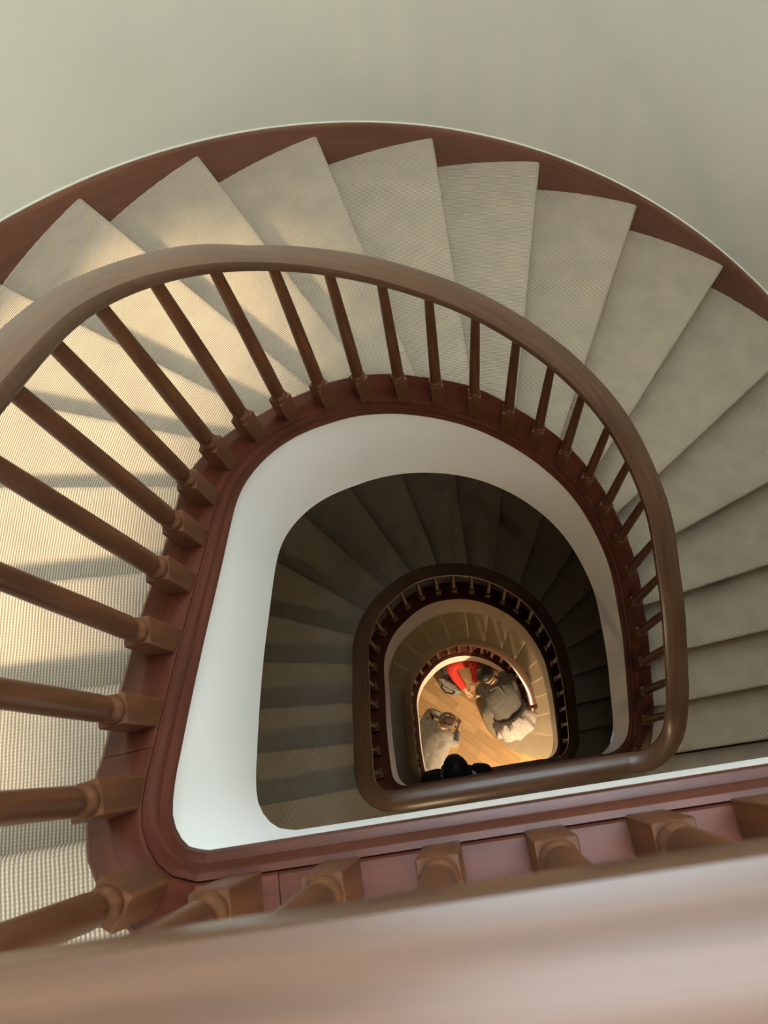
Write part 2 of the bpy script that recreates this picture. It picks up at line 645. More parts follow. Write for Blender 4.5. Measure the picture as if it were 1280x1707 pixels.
def step_mesh(k, j):
    """carpeted tread k of flight j: tread top, rounded nosing, riser under it; local origin = world"""
    zt = FL - k * RISE - j * H
    t1, i1, s1, o1 = STEPS[j][k]
    if k > 0:
        t0_, i0, s0, o0 = STEPS[j][k - 1]
    else:
        t0_, i0, s0, o0 = t1, i1 + Vector((0, -0.25)), s1 - 0.25, o1 + Vector((0, -0.25))
    d = (o1 - i1).normalized()                       # along the nosing, outwards
    f = Vector((d.y, -d.x))                          # forwards (downhill)
    mid = (i0 + o0) / 2
    if f.dot((i1 + o1) / 2 - mid) < 0:
        f = -f
    nn = 8
    inner, outer = [], []
    back0, back1 = i0 + (i0 - i1).normalized() * 0.03, o0 + (o0 - o1).normalized() * 0.03
    if k == 0:
        inner = [lerp(i0, i1, q / nn) for q in range(nn + 1)]
        outer = [lerp(o0, o1, q / nn) for q in range(nn + 1)]
    else:
        for q in range(nn + 1):
            tt = lerp(max(t0_ - 0.01, 0), t1, q / nn)
            inner.append(epos(tt, 0.09)[0] if q < nn else i1)
            outer.append(wall_p(lerp(s0 - 0.03, s1, q / nn), 0.004)[0] if q < nn else o1)
    # pull the last ring back from the nose for the rounding
    prof = [(-0.016, 0.0), (-0.006, -0.0025), (-0.001, -0.009), (0.0, -0.015), (-0.003, -0.023), (-0.012, -0.029), (-0.020, -0.034), (-0.020, -RISE - 0.01)]
    V, F, U = [], [], []
    org = i1

    def uv(p, ex=0.0):
        r = Vector((p.x, p.y)) - org
        return (r.dot(d), r.dot(f) + ex)
    top_in, top_out = inner[:-1] + [i1 + f * -0.016], outer[:-1] + [o1 + f * -0.016]
    for p in top_in + top_out:
        V.append((p.x, p.y, zt))
    n = len(top_in)
    for q in range(n - 1):
        idx = (q, q + 1, n + q + 1, n + q)
        F.append(idx)
        U.append([uv(Vector(V[i][:2])) for i in idx])
    base = len(V)
    L_ = 0
    lens = []
    for a in range(len(prof)):
        if a:
            L_ += math.hypot(prof[a][0] - prof[a - 1][0], prof[a][1] - prof[a - 1][1])
        lens.append(L_)
        for e in (i1, o1):
            p = e + f * prof[a][0]
            V.append((p.x, p.y, zt + prof[a][1]))
    wdt = (o1 - i1).length
    for a in range(len(prof) - 1):
        b = base + a * 2
        F.append((b, b + 2, b + 3, b + 1))
        v0, v1 = -0.016 + lens[a], -0.016 + lens[a + 1]
        U.append([(0, v0), (0, v1), (wdt, v1), (wdt, v0)])
    # underside, so the tread is solid
    u0 = len(V)
    for p in (inner[0], i1 + f * -0.02, o1 + f * -0.02, outer[0]):
        V.append((p.x, p.y, zt - 0.036))
    F.append((u0, u0 + 3, u0 + 2, u0 + 1))
    U.append([(0, 0)] * 4)
    me = mesh('step', V, F, U, 40)
    bm = bmesh.new()
    bm.from_mesh(me)
    bmesh.ops.remove_doubles(bm, verts=bm.verts, dist=1e-5)
    bmesh.ops.recalc_face_normals(bm, faces=bm.faces)
    if sum(fc.normal.z * fc.calc_area() for fc in bm.faces if abs(fc.normal.z) > .9 and fc.calc_center_median().z > zt - 0.01) < 0:
        bmesh.ops.reverse_faces(bm, faces=bm.faces)
    bm.to_mesh(me)
    bm.free()
    me.set_sharp_from_angle(angle=math.radians(40))
    return me


STEPS = [STEP, STEP, list(STEP)]
# the lowest flight ends a little earlier in plan; its last treads sit further back
for k, sh in ((14, 0.045), (15, 0.09), (16, 0.10), (17, 0.10)):
    a, b = NOSE[k]
    a, b = (a[0], a[1] + sh), (b[0], b[1] + sh)
    t, q = inner_hit(a, b, 0.09)
    o = wall_hit(a, b)
    STEPS[2][k] = (t, q, wall_s(o), o)


def build_flight(j):
    z0 = -j * H
    root = empty('stair_flight', (WC[0], WC[1], FL + z0))
    lab = ['topmost flight of stairs with beige ribbed carpet, sunlit on its left side',
           'middle flight of stairs with beige carpet, in shade one storey down the stairwell',
           'lowest flight of stairs with beige carpet, ending in wide curved bottom steps'][j]
    tag(root, lab, 'stairs', 'flights of the winding staircase')
    inv = Matrix.Translation(-root.location)

    def part(name, me, m):
        me.transform(inv)
        return link(name, me, root, m)
    last = 18 if j < 2 else 16
    for k in range(0, last + 1):
        part('step', step_mesh(k, j), M_CARPET)
    # string edge moulding, cap boards, white fascia, soffit
    path = storey_path(j)
    pm = [(p, n) for p, n, t in path]
    mould = [(0.016, -0.004), (0.0, 0.0), (-0.003, 0.008), (0.0, 0.017), (0.008, 0.021), (0.011, 0.022), (0.0115, 0.026), (0.014, 0.034), (0.020, 0.041), (0.028, 0.043), (0.029, 0.036), (0.029, -0.004)]
    part('string_moulding', sweep('string_moulding', pm, mould), M_CAP)
    cuts = [-1.01, -0.52, -0.047, 0.055, 0.224, 0.335, 0.45, 0.565, 0.68, 0.79, 0.90, 1.01]
    for a, b in zip(cuts[:-1], cuts[1:]):
        idx = [i for i, q in enumerate(path) if a <= q[2] <= b]
        if len(idx) < 2:
            continue
        if idx[-1] + 1 < len(path):
            idx.append(idx[-1] + 1)
        seg = [path[i] for i in idx]
        g = 0.0006
        seg[0] = (seg[0][0] + (seg[1][0] - seg[0][0]).normalized() * g, seg[0][1], seg[0][2])
        seg[-1] = (seg[-1][0] + (seg[-2][0] - seg[-1][0]).normalized() * g, seg[-1][1], seg[-1][2])

        def prof(i, seg=seg):
            h = cap_out(seg[i][2])
            hi = CAP_IN
            return [(0.030, -0.03), (0.030, hi - 0.004), (0.033, hi), (CAP_W - 0.006, h), (CAP_W, h - 0.005), (CAP_W, -0.03)]
        part('cap_board', sweep('cap_board', [(q[0], q[1]) for q in seg], prof, smooth=30), M_CAP)

    def fprof(i):
        t = path[i][2]
        d = ed(max(t, 0)) if t >= 0 else lerp(0.505, 0.49, min(1, -t))
        if t < 0:
            d = 0.507
        return [(0.012, 0.01), (0.012, -d), (0.05, -d), (0.05, 0.01)]
    part('string_fascia', sweep('string_fascia', pm, fprof, smooth=35), M_WHITE)
    # sloping soffit
    V, F = [], []
    for k in range(0, last + 1):
        t, q, s, o = STEPS[j][k]
        p, _ = epos(t, 0.03)
        zi = ez(t) - ed(t) + z0
        zo = FL - k * RISE - 0.34 + z0
        V += [(p.x, p.y, zi + 0.002), (o.x, o.y, zo), (p.x, p.y, zi + 0.03), (o.x, o.y, zo + 0.03)]
    n = last + 1
    for i in range(n - 1):
        b = i * 4
        F += [(b, b + 1, b + 5, b + 4), (b + 2, b + 6, b + 7, b + 3)]
    part('soffit', mesh('soffit', V, F, None, 60), M_CEIL)
    # wall string: mahogany board along the curved wall
    wp = []
    s0_, s1_ = STEP[0][2] - 0.05, STEP[18][2] + 0.28 if j < 2 else STEP[18][2] + 0.1
    n = 150
    for i in range(n + 1):
        s = lerp(s0_, s1_, i / n)
        p, nr = wall_p(s)
        wp.append((Vector((p.x, p.y, wall_z(s) + z0)), nr))
    sk = [(0.0, -0.26), (0.0, 0.030), (0.003, 0.040), (0.007, 0.046), (WT, 0.046), (WT, -0.26)]
    part('wall_string', sweep('wall_string', wp, sk, smooth=30), M_SKIRT)
    part('caulk_bead', sweep('caulk_bead', wp, [(WT - 0.006, 0.044), (WT - 0.005, 0.0495), (WT, 0.0505), (WT, 0.044)], smooth=60), M_WALL)
    # landing slab with carpet
    zl = FL + z0
    xs0, xs1 = WX0, WX1
    V, F, U = [], [], []
    a = STEPS[0][0]
    outline = [(xs0, YB), (xs1, YB), (xs1, -0.06 if j else -0.05), (0.62, -0.05), (-0.55, -0.05), (-0.66, 0.02), (xs0, 0.02)]
    for x, y in outline:
        V.append((x, y, zl - 0.0015))
    for x, y in outline:
        V.append((x, y, zl - 0.36))
    m_ = len(outline)
    F.append(tuple(range(m_)))
    F.append(tuple(range(2 * m_ - 1, m_ - 1, -1)))
    for i in range(m_):
        F.append((i, i + m_, (i + 1) % m_ + m_, (i + 1) % m_))
    U = [[(V[i][0], V[i][1]) for i in f_] for f_ in F]
    part('landing_floor', mesh('landing_floor', V, F, U), M_CARPET)
    return root


for j in range(NF):
    build_flight(j)

# ------------------------------------------------------------------ balustrades
BT = [0.016, 0.041, 0.075, 0.114, 0.152, 0.187, 0.224, 0.259, 0.295, 0.332, 0.374, 0.414, 0.452, 0.488, 0.525, 0.560, 0.593, 0.626, 0.658, 0.690, 0.724, 0.757, 0.791, 0.828, 0.865, 0.903, 0.940, 0.970]
BX = [-0.464, -0.347, -0.229, -0.110, 0.006, 0.125, 0.243, 0.361, 0.479]
RAIL_B, RAIL_T = 0.764, 0.812


def baluster_mesh():
    V, F = [], []
    h = 0.0225
    c = 0.002
    # square base block with eased edges
    ring = [(-h, -h + c), (-h + c, -h), (h - c, -h), (h, -h + c), (h, h - c), (h - c, h), (-h + c, h), (-h, h - c)]
    bh = 0.118
    for z, s in ((-0.05, 1), (bh, 1), (bh + 0.003, 0.94)):
        for x, y in ring:
            V.append((x * s, y * s, z))
    for i in range(2):
        for a in range(8):
            b = (a + 1) % 8
            F.append((i * 8 + a, i * 8 + b, (i + 1) * 8 + b, (i + 1) * 8 + a))
    F.append(tuple(range(7, -1, -1)))
    F.append(tuple(range(16, 24)))
    prof = [(0.0185, bh), (0.0205, bh + 0.004), (0.0212, bh + 0.010), (0.0205, bh + 0.016), (0.0175, bh + 0.020), (0.0145, bh + 0.023), (0.0138, bh + 0.027), (0.0148, bh + 0.033),
            (0.0182, bh + 0.040), (0.0190, bh + 0.048), (0.0187, bh + 0.07), (0.0181, 0.28), (0.0168, 0.40), (0.0150, 0.54), (0.0130, 0.66), (0.0124, 0.708)]
    lathe(V, F, prof, 16)
    return mesh('baluster', V, F, None, 40)


ME_BAL = baluster_mesh()
ME_BAL.materials.append(M_BAL)
RT_ = RAIL_T + 0.004
RAIL_PROF = [(0.012, RAIL_B), (0.003, RAIL_B + 0.006), (0.0, RAIL_B + 0.014)]
RAIL_PROF += [(0.0, RT_ - 0.017)]
_R = (0.043 ** 2 + 0.0135 ** 2) / (2 * 0.0135)          # crowned top with a crisp arris on each side
_A = math.asin(0.0422 / _R)
RAIL_PROF += [(0.043 + _R * math.sin(lerp(-_A, _A, q / 14)), RT_ - _R + _R * math.cos(lerp(-_A, _A, q / 14))) for q in range(15)]
RAIL_PROF += [(0.086, RT_ - 0.017)]
RAIL_PROF += [(0.086, RAIL_B + 0.014), (0.083, RAIL_B + 0.006), (0.074, RAIL_B), (0.060, RAIL_B - 0.004), (0.026, RAIL_B - 0.004)]
NEAR = 0.022


def near_shift(t, j):
    if j:
        return 0.0
    return NEAR if t < -0.03 else NEAR * max(0.0, min(1.0, (0.05 - t) / 0.08))


def rail_z(t):
    """the string's height, easing into the level landing at both ends"""
    if t <= 0:
        return 0.0
    e = 0.09
    if t < e:
        t0, t1, z0_, z1_, m0, m1 = 0.0, e, 0.0, ez(e), 0.0, (ez(e + 0.01) - ez(e)) / 0.01
    elif t > 1 - e:
        t0, t1, z0_, z1_, m0, m1 = 1 - e, 1.0, ez(1 - e), -H, (ez(1 - e) - ez(1 - e - 0.01)) / 0.01, 0.0
    else:
        return ez(t)
    f = (t - t0) / e
    return (2 * f ** 3 - 3 * f ** 2 + 1) * z0_ + (f ** 3 - 2 * f ** 2 + f) * e * m0 + (3 * f ** 2 - 2 * f ** 3) * z1_ + (f ** 3 - f ** 2) * e * m1


def build_balustrade(j):
    z0 = -j * H
    root = empty('balustrade', (0, 0, z0))
    lab = ['mahogany balustrade of the topmost flight, its blurred handrail crossing the foreground',
           'mahogany balustrade of the middle flight, one storey below, with a highlight on its straight rail',
           'mahogany balustrade of the lowest flight, small and deep in the stairwell above the people'][j]
    tag(root, lab, 'railing', 'balustrades of the winding staircase')
    inv = Matrix.Translation(-root.location)
    path = storey_path(j)
    # rounded plan for the rail at the landing corners
    cuts = [-1.01, -0.45, 0.075, 0.27, 0.455, 0.70, 0.93, 1.01]
    for a, b in zip(cuts[:-1], cuts[1:]):
        idx = [i for i, q in enumerate(path) if a <= q[2] <= b]
        if len(idx) < 2:
            continue
        if idx[-1] + 1 < len(path):
            idx.append(idx[-1] + 1)
        seg = []
        for i in idx:
            p, n, t = path[i]
            sh = near_shift(t, j)
            seg.append((Vector((p.x, p.y + sh, rail_z(t) + z0)), n))
        seg[-1] = (seg[-1][0] + (seg[-2][0] - seg[-1][0]).normalized() * 0.0006, seg[-1][1])
        me = sweep('handrail', seg, RAIL_PROF, smooth=40)
        me.transform(inv)
        link('handrail', me, root, M_RAIL)
    for x in BX + ([0.60, 0.717, 0.834, 0.95, 1.07, 1.19, 1.31, 1.43, 1.55, 1.67, 1.79] if j == 0 else []):
        o = link('baluster', ME_BAL, root)
        o.location = (x, -0.045, 0.05)
    for t in BT:
        if t > TEND[j] - 0.02:
            continue
        p, tg = epos(t, 0.054)
        o = link('baluster', ME_BAL, root)
        o.location = (p.x, p.y, ez(t) + lerp(CAP_IN, cap_out(t), 0.35) - 0.001)
        o.rotation_euler.z = math.atan2(tg.y, tg.x)
    if j == 2:                                        # newel at the foot of the stairs
        p, tg = epos(TEND[2], 0.05)
        V, F = [], []
        lathe(V, F, [(0.05, GROUND + RISE), (0.05, GROUND + 0.42), (0.035, GROUND + 0.45), (0.042, GROUND + 0.5), (0.034, GROUND + 0.9), (0.045, GROUND + 1.15), (0.06, GROUND + 1.2), (0.062, GROUND + 1.24), (0.03, GROUND + 1.27)], 20, p.x, p.y)
        me = mesh('newel_post', V, F, None, 40)
        me.transform(inv)
        link('newel_post', me, root, M_CAP)
    return root


for j in range(NF):
    build_balustrade(j)

# ------------------------------------------------------------------ ground floor: parquet and bottom steps
M_FLOORBASE, _, _, _ = mat('floor_joint', (0.16, 0.085, 0.035), 0.8)
floor = link('floor', box('floor', WX0 - 0.1, WX1 + 0.1, YB - 0.1, WC[1] + WR + 0.1, GROUND - 0.25, GROUND - 0.014), m=M_FLOORBASE)
structure(floor)
M_PLANKS = [wood('oak_plank_%d' % i, tuple(c * k for c in (0.46, 0.275, 0.115)), tuple(c * k for c in (0.62, 0.405, 0.185)), 0.42, (3, 45, 3), 'Object', 0.1)
            for i, k in enumerate((0.80, 0.95, 1.08))]
PW, PL = 0.112, 0.66


def plank_mesh(m):
    me = box('plank', 0.0006, PL - 0.0006, 0.0006, PW - 0.0006, -0.014, 0.0)
    bm = bmesh.new()
    bm.from_mesh(me)
    bmesh.ops.recalc_face_normals(bm, faces=bm.faces)
    bmesh.ops.bevel(bm, geom=[e for e in bm.edges if all(v.co.z > -0.001 for v in e.verts)], offset=0.0012, segments=1, affect='EDGES')
    bm.to_mesh(me)
    bm.free()
    me.materials.append(m)
    return me


PMESH = [plank_mesh(m) for m in M_PLANKS]
ang = math.radians(-45)
ca, sa = math.cos(ang), math.sin(ang)
fx0, fx1, fy0, fy1 = -0.95, 1.0, -0.35, 1.75
for row in range(-14, 16):
    offx = (row * 0.37 % 1.0) * PL
    for c in range(-4, 5):
        u, v = c * PL + offx, row * PW
        cx, cy = (u + PL / 2) * ca - (v + PW / 2) * sa, (u + PL / 2) * sa + (v + PW / 2) * ca + 0.7
        if fx0 < cx < fx1 and fy0 < cy < fy1:
            o = link('plank', PMESH[random.randrange(3)], floor)
            o.location = (u * ca - v * sa, u * sa + v * ca + 0.7, GROUND)
            o.rotation_euler.z = ang


def slab_step(outline, ztop, zbot, parent, m):
    V, F = [], []
    n = len(outline)
    cx, cy = sum(p[0] for p in outline) / n, sum(p[1] for p in outline) / n
    rings = [(0.0, zbot), (0.0, ztop - 0.022), (0.0, ztop - 0.012), (-0.004, ztop - 0.004), (-0.012, ztop)]
    for ins, z in rings:
        for i, (x, y) in enumerate(outline):
            a, b = outline[i - 1], outline[(i + 1) % n]
            t = Vector((b[0] - a[0], b[1] - a[1])).normalized()
            nr = Vector((-t.y, t.x))
            if nr.dot(Vector((x - cx, y - cy))) < 0:
                nr = -nr
            V.append((x + nr.x * ins, y + nr.y * ins, z))
    for r_ in range(len(rings) - 1):
        for i in range(n):
            j_ = (i + 1) % n
            F.append((r_ * n + i, r_ * n + j_, (r_ + 1) * n + j_, (r_ + 1) * n + i))
    F.append(tuple((len(rings) - 1) * n + i for i in range(n)))
    U = [[(V[i][1] if len(f) == 4 else V[i][1], V[i][0]) for i in f] for f in F]
    me = mesh('step', V, F, U, 40)
    bm = bmesh.new()
    bm.from_mesh(me)
    bmesh.ops.recalc_face_normals(bm, faces=bm.faces)
    bm.to_mesh(me)
    bm.free()
    me.transform(Matrix.Translation(-parent.location))
    return link('step', me, parent, m)


def smooth_closed(pts, sub=5):
    out = []
    n = len(pts)
    for i in range(n):
        p0, p1, p2, p3 = [Vector(pts[(i + k) % n]) for k in (-1, 0, 1, 2)]
        for q in range(sub):
            f = q / sub
            out.append(tuple(0.5 * (2 * p1 + (p2 - p0) * f + (2 * p0 - 5 * p1 + 4 * p2 - p3) * f * f + (3 * p1 - p0 - 3 * p2 + p3) * f ** 3)))
    return out


low = next(o for o in S.objects if o.name == 'stair_flight.002')
c17 = smooth_closed([(0.95, 0.285), (0.78, 0.30), (0.62, 0.35), (0.52, 0.44), (0.49, 0.54), (0.53, 0.64), (0.64, 0.70), (0.80, 0.72)])
c17 = [(1.86, 0.28), (1.4, 0.28)] + c17[1:-4] + [(1.4, 0.74), (1.86, 0.75)]
slab_step(c17, GROUND + 2 * RISE, GROUND + 0.001, low, M_CARPET)
c18 = smooth_closed([(0.9, 0.008), (0.77, 0.012), (0.62, 0.06), (0.40, 0.17), (0.23, 0.34), (0.14, 0.50), (0.11, 0.64), (0.15, 0.79), (0.27, 0.89), (0.45, 0.93), (0.62, 0.88), (0.8, 0.75)])
c18 = [(1.86, 0.0), (1.4, 0.0)] + c18[1:-4] + [(1.4, 0.7), (1.86, 0.72)]
slab_step(c18, GROUND + RISE, GROUND + 0.0005, low, M_CARPET)

# ------------------------------------------------------------------ wall lamp that lights the ground floor
M_BRASS, _, _, _b = mat('lamp_metal', (0.5, 0.38, 0.18), 0.3)
_b.inputs['Metallic'].default_value = 1.0
M_GLOW, _, _, _b = mat('lamp_glass', (1, 0.9, 0.75), 0.4)
_b.inputs['Emission Color'].default_value = (1, 0.72, 0.40, 1)
_b.inputs['Emission Strength'].default_value = 6


def hall_lamp(x, y, z, energy, label):
    t = empty('wall_lamp', (x, y, z))
    tag(t, label, 'lamp')
    rot = Matrix.Rotation(-PI / 2, 4, 'X') @ Matrix.Rotation(PI, 4, 'X')
    V, F = [], []
    lathe(V, F, [(0.09, 0.0), (0.09, -0.02), (0.05, -0.035)], 20)
    me = mesh('lamp_base', V, F, None, 40)
    me.transform(rot)
    link('lamp_base', me, t, M_BRASS)
    V, F = [], []
    lathe(V, F, [(0.05, -0.03), (0.10, -0.05), (0.11, -0.085), (0.07, -0.12), (0.02, -0.13)], 20)
    me = mesh('lamp_shade', V, F, None, 60)
    me.transform(rot)
    link('lamp_shade', me, t, M_GLOW)
    d = bpy.data.lights.new('hall_lamp_light', 'AREA')
    d.shape, d.size, d.energy, d.color = 'DISK', 0.22, energy, (1.0, 0.72, 0.42)
    lo = bpy.data.objects.new('hall_lamp_light', d)
    COL.objects.link(lo)
    lo.parent = t
    lo.location = (0, 0.16, -0.02)
    lo.rotation_euler = Vector((-0.10, 1.0, -0.45)).to_track_quat('-Z', 'Y').to_euler()
    return t


hall_lamp(0.62, YB, GROUND + 1.75, 66, 'round brass wall lamp on the ground floor wall under the landings')
hall_lamp(-0.45, YB, FL - H + 1.95, 5, 'unseen brass wall lamp added by the middle landing to warm the middle flight')  # added fill lamp, warms the middle landing and flight

# ------------------------------------------------------------------ people
def skin(name, nodes, edges, parent, m, root=None, levels=2):
    keys = list(nodes)
    me = bpy.data.meshes.new(name)
    off = parent.location if parent is not None else Vector((0, 0, 0))
    me.from_pydata([tuple(Vector(nodes[k][:3]) - off) for k in keys], [(keys.index(a), keys.index(b)) for a, b in edges], [])
    o = link(name, me, parent, m)
    o.modifiers.new('Skin', 'SKIN')
    for i, k in enumerate(keys):
        r = nodes[k][3]
        sv = me.skin_vertices[0].data[i]
        sv.radius = (r, r)
        sv.use_root = (k == root) if root else (i == 0)
    o.modifiers['Skin'].use_smooth_shade = True
    sb = o.modifiers.new('Subdivision', 'SUBSURF')
    sb.levels = sb.render_levels = levels
    return o


def loft(name, secs, parent, m, nseg=40, caps=(True, True)):
    """secs: (centre, side vector, half width, half depth, axis, ripple amplitude, ripple count)"""
    V, F = [], []
    off = parent.location
    for c, side, a, b, ax, amp, frq in secs:
        c, side, ax = Vector(c) - off, Vector(side).normalized(), Vector(ax).normalized()
        dep = ax.cross(side).normalized()
        for s in range(nseg):
            th = 2 * PI * s / nseg
            k = 1 + amp * math.sin(frq * th + 0.7) + 0.5 * amp * math.sin((frq * 1.7) // 1 * th + 2.1)
            V.append(tuple(c + side * (a * k * math.cos(th)) + dep * (b * k * math.sin(th))))
    for i in range(len(secs) - 1):
        for s in range(nseg):
            t = (s + 1) % nseg
            F.append((i * nseg + s, i * nseg + t, (i + 1) * nseg + t, (i + 1) * nseg + s))
    if caps[0]:
        F.append(tuple(range(nseg - 1, -1, -1)))
    if caps[1]:
        F.append(tuple((len(secs) - 1) * nseg + s for s in range(nseg)))
    me = mesh(name, V, F, None, 60)
    bm = bmesh.new()
    bm.from_mesh(me)
    bmesh.ops.recalc_face_normals(bm, faces=bm.faces)
    bm.to_mesh(me)
    bm.free()
    return link(name, me, parent, m)


def ellipsoid(name, c, rx, ry, rz, face, parent, m, keep=None, seg=28, rings=18, up=(0, 0, 1)):
    """ellipsoid with x = face direction; keep(x,y,z unit) selects the faces that stay"""
    off = parent.location if parent is not None else Vector((0, 0, 0))
    c = Vector(c) - off
    f = Vector(face).normalized()
    upv = Vector(up)
    l = upv.cross(f).normalized()
    u = f.cross(l).normalized()
    bm = bmesh.new()
    bmesh.ops.create_uvsphere(bm, u_segments=seg, v_segments=rings, radius=1)
    if keep:
        dead = [fc for fc in bm.faces if not keep(*fc.calc_center_median())]
        bmesh.ops.delete(bm, geom=dead, context='FACES')
    for v in bm.verts:
        x, y, z = v.co
        n = 1 + 0.02 * math.sin(9 * y + 5 * z) * math.sin(7 * x)
        v.co = c + f * (x * rx * n) + l * (y * ry * n) + u * (z * rz * n)
    for fc in bm.faces:
        fc.smooth = True
    me = bpy.data.meshes.new(name)
    bm.to_mesh(me)
    bm.free()
    return link(name, me, parent, m)


def hand_nodes(nodes, edges, pre, el, wr, spread, r=0.0085):
    """palm and five fingers beyond wrist wr, in the direction of the forearm, slightly curled"""
    el, wr = Vector(el), Vector(wr)
    d = (wr - el).normalized()
    side = Vector(spread).normalized()
    side = (side - d * side.dot(d)).normalized()
    dn = d.cross(side)
    if dn.z > 0:
        dn = -dn
    nodes[pre + 'palm'] = (*(wr + d * 0.05), 0.026)
    edges.append((pre + 'wrist', pre + 'palm'))
    for i, (o, l) in enumerate(((-0.028, 0.062), (-0.009, 0.078), (0.010, 0.074), (0.028, 0.058))):
        b = wr + d * 0.085 + side * o
        m_ = b + d * l * 0.5 + dn * 0.006
        t = b + d * l * 0.85 + dn * 0.028
        for nm, p, rr in (('b', b, r * 1.1), ('m', m_, r), ('t', t, r * 0.8)):
            nodes['%sf%d%s' % (pre, i, nm)] = (*p, rr)
        edges += [(pre + 'palm', '%sf%db' % (pre, i)), ('%sf%db' % (pre, i), '%sf%dm' % (pre, i)), ('%sf%dm' % (pre, i), '%sf%dt' % (pre, i))]
    th = wr + d * 0.03 + side * 0.04
    th2 = th + d * 0.035 + side * 0.022 + dn * 0.012
    nodes[pre + 'th1'] = (*th, r * 1.2)
    nodes[pre + 'th2'] = (*th2, r)
    edges += [(pre + 'palm', pre + 'th1'), (pre + 'th1', pre + 'th2')]


M_SKIN, _, _, _b = mat('skin', (0.60, 0.36, 0.25), 0.55)
_b.inputs['Subsurface Weight'].default_value = 0.05
M_EYE, _, _, _ = mat('eye', (0.05, 0.04, 0.035), 0.2)


def person(base, label, P, skin_m, top_m, leg_m, hair_m, face, hair_keep, shoe_m, sleeve_r=0.058, arms=('l', 'r')):
    """P: joints in metres (world x, y; z above the base level). One continuous body, clothing as children."""
    root = empty('person', (P['pelvis'][0], P['pelvis'][1], base))
    tag(root, label, 'person', None)
    W = {k: Vector((v[0], v[1], v[2] + base)) for k, v in P.items() if len(v) == 3}
    f = Vector((face[0], face[1], face[2])).normalized()
    hd = W['head']
    N = {'pelvis': (*W['pelvis'], 0.11), 'belly': (*W['pelvis'].lerp(W['chest'], 0.45), 0.10), 'chest': (*W['chest'], 0.115),
         'neck': (*W['neck'], 0.05), 'skull': (*(hd - f * 0.01 + Vector((0, 0, -0.02))), 0.082), 'crown': (*(hd + Vector((0, 0, 0.06))), 0.075),
         'brow': (*(hd + f * 0.055), 0.055), 'chin': (*(hd + f * 0.065 + Vector((0, 0, -0.075))), 0.034), 'nose': (*(hd + f * 0.112 + Vector((0, 0, -0.02))), 0.011)}
    E_ = [('pelvis', 'belly'), ('belly', 'chest'), ('chest', 'neck'), ('neck', 'skull'), ('skull', 'crown'), ('skull', 'brow'), ('skull', 'chin'), ('brow', 'nose')]
    for s in 'lr':
        N[s + 'sho'] = (*W['sho_' + s], 0.055)
        N[s + 'elb'] = (*W['elb_' + s], 0.042)
        N[s + 'wrist'] = (*W['wri_' + s], 0.028)
        E_ += [('chest', s + 'sho'), (s + 'sho', s + 'elb'), (s + 'elb', s + 'wrist')]
        hand_nodes(N, E_, s, W['elb_' + s], W['wri_' + s], W['sho_r'] - W['sho_l'] if s == 'l' else W['sho_l'] - W['sho_r'])
        N[s + 'hip'] = (*W['hip_' + s], 0.085)
        N[s + 'knee'] = (*W['knee_' + s], 0.058)
        N[s + 'ank'] = (*W['ank_' + s], 0.04)
        N[s + 'toe'] = (*(W['ank_' + s] + Vector((P['toe'][0], P['toe'][1], 0)) * 0.15 + Vector((0, 0, -0.035))), 0.032)
        E_ += [('pelvis', s + 'hip'), (s + 'hip', s + 'knee'), (s + 'knee', s + 'ank'), (s + 'ank', s + 'toe')]
    skin('body', N, E_, root, skin_m, 'pelvis', 2)
    # trousers, shoes
    N2 = {'pelvis': (*W['pelvis'], 0.135)}
    E2_ = []
    for s in 'lr':
        N2[s + 'hip'] = (*W['hip_' + s], 0.105)
        N2[s + 'knee'] = (*W['knee_' + s], 0.078)
        N2[s + 'ank'] = (*(W['ank_' + s] + Vector((0, 0, 0.02))), 0.065)
        E2_ += [('pelvis', s + 'hip'), (s + 'hip', s + 'knee'), (s + 'knee', s + 'ank')]
    skin('trousers', N2, E2_, root, leg_m, 'pelvis', 2)
    for s in 'lr':
        a = W['ank_' + s]
        d = Vector((P['toe'][0], P['toe'][1], 0)).normalized()
        ellipsoid('shoe', (a.x + d.x * 0.07, a.y + d.y * 0.07, base + 0.045), 0.14, 0.05, 0.045, d, root, shoe_m)
    # sleeves + yoke as one garment
    N3 = {'chest': (*W['chest'], 0.135), 'belly': (*W['pelvis'].lerp(W['chest'], 0.45), 0.13), 'waist': (*W['pelvis'].lerp(W['chest'], 0.1), 0.135), 'collar': (*W['chest'].lerp(W['neck'], 0.75), 0.07)}
    E3_ = [('chest', 'belly'), ('belly', 'waist'), ('chest', 'collar')]
    for s in 'lr':
        N3[s + 'sho'] = (*W['sho_' + s], 0.082)
        N3[s + 'arm'] = (*W['sho_' + s].lerp(W['elb_' + s], 0.5), sleeve_r * 1.12)
        N3[s + 'elb'] = (*W['elb_' + s], sleeve_r)
        N3[s + 'cuff'] = (*W['elb_' + s].lerp(W['wri_' + s], 0.85), sleeve_r * 0.75)
        E3_ += [('chest', s + 'sho'), (s + 'sho', s + 'arm'), (s + 'arm', s + 'elb'), (s + 'elb', s + 'cuff')]
    skin('top', N3, E3_, root, top_m, 'chest', 2)
    # hair, ears, eyes
    ellipsoid('hair', hd + Vector((0, 0, 0.012)) - f * 0.012, 0.108, 0.094, 0.118, (f.x, f.y, f.z * 0.4), root, hair_m, hair_keep)
    l = Vector((0, 0, 1)).cross(f).normalized()
    for sg in (-1, 1):
        ellipsoid('ear', hd + l * sg * 0.086 + Vector((0, 0, -0.02)), 0.026, 0.012, 0.034, f, root, skin_m)
        ellipsoid('eye', hd + f * 0.100 + l * sg * 0.032 + Vector((0, 0, 0.005)), 0.012, 0.014, 0.012, f, root, M_EYE)
    return root, W


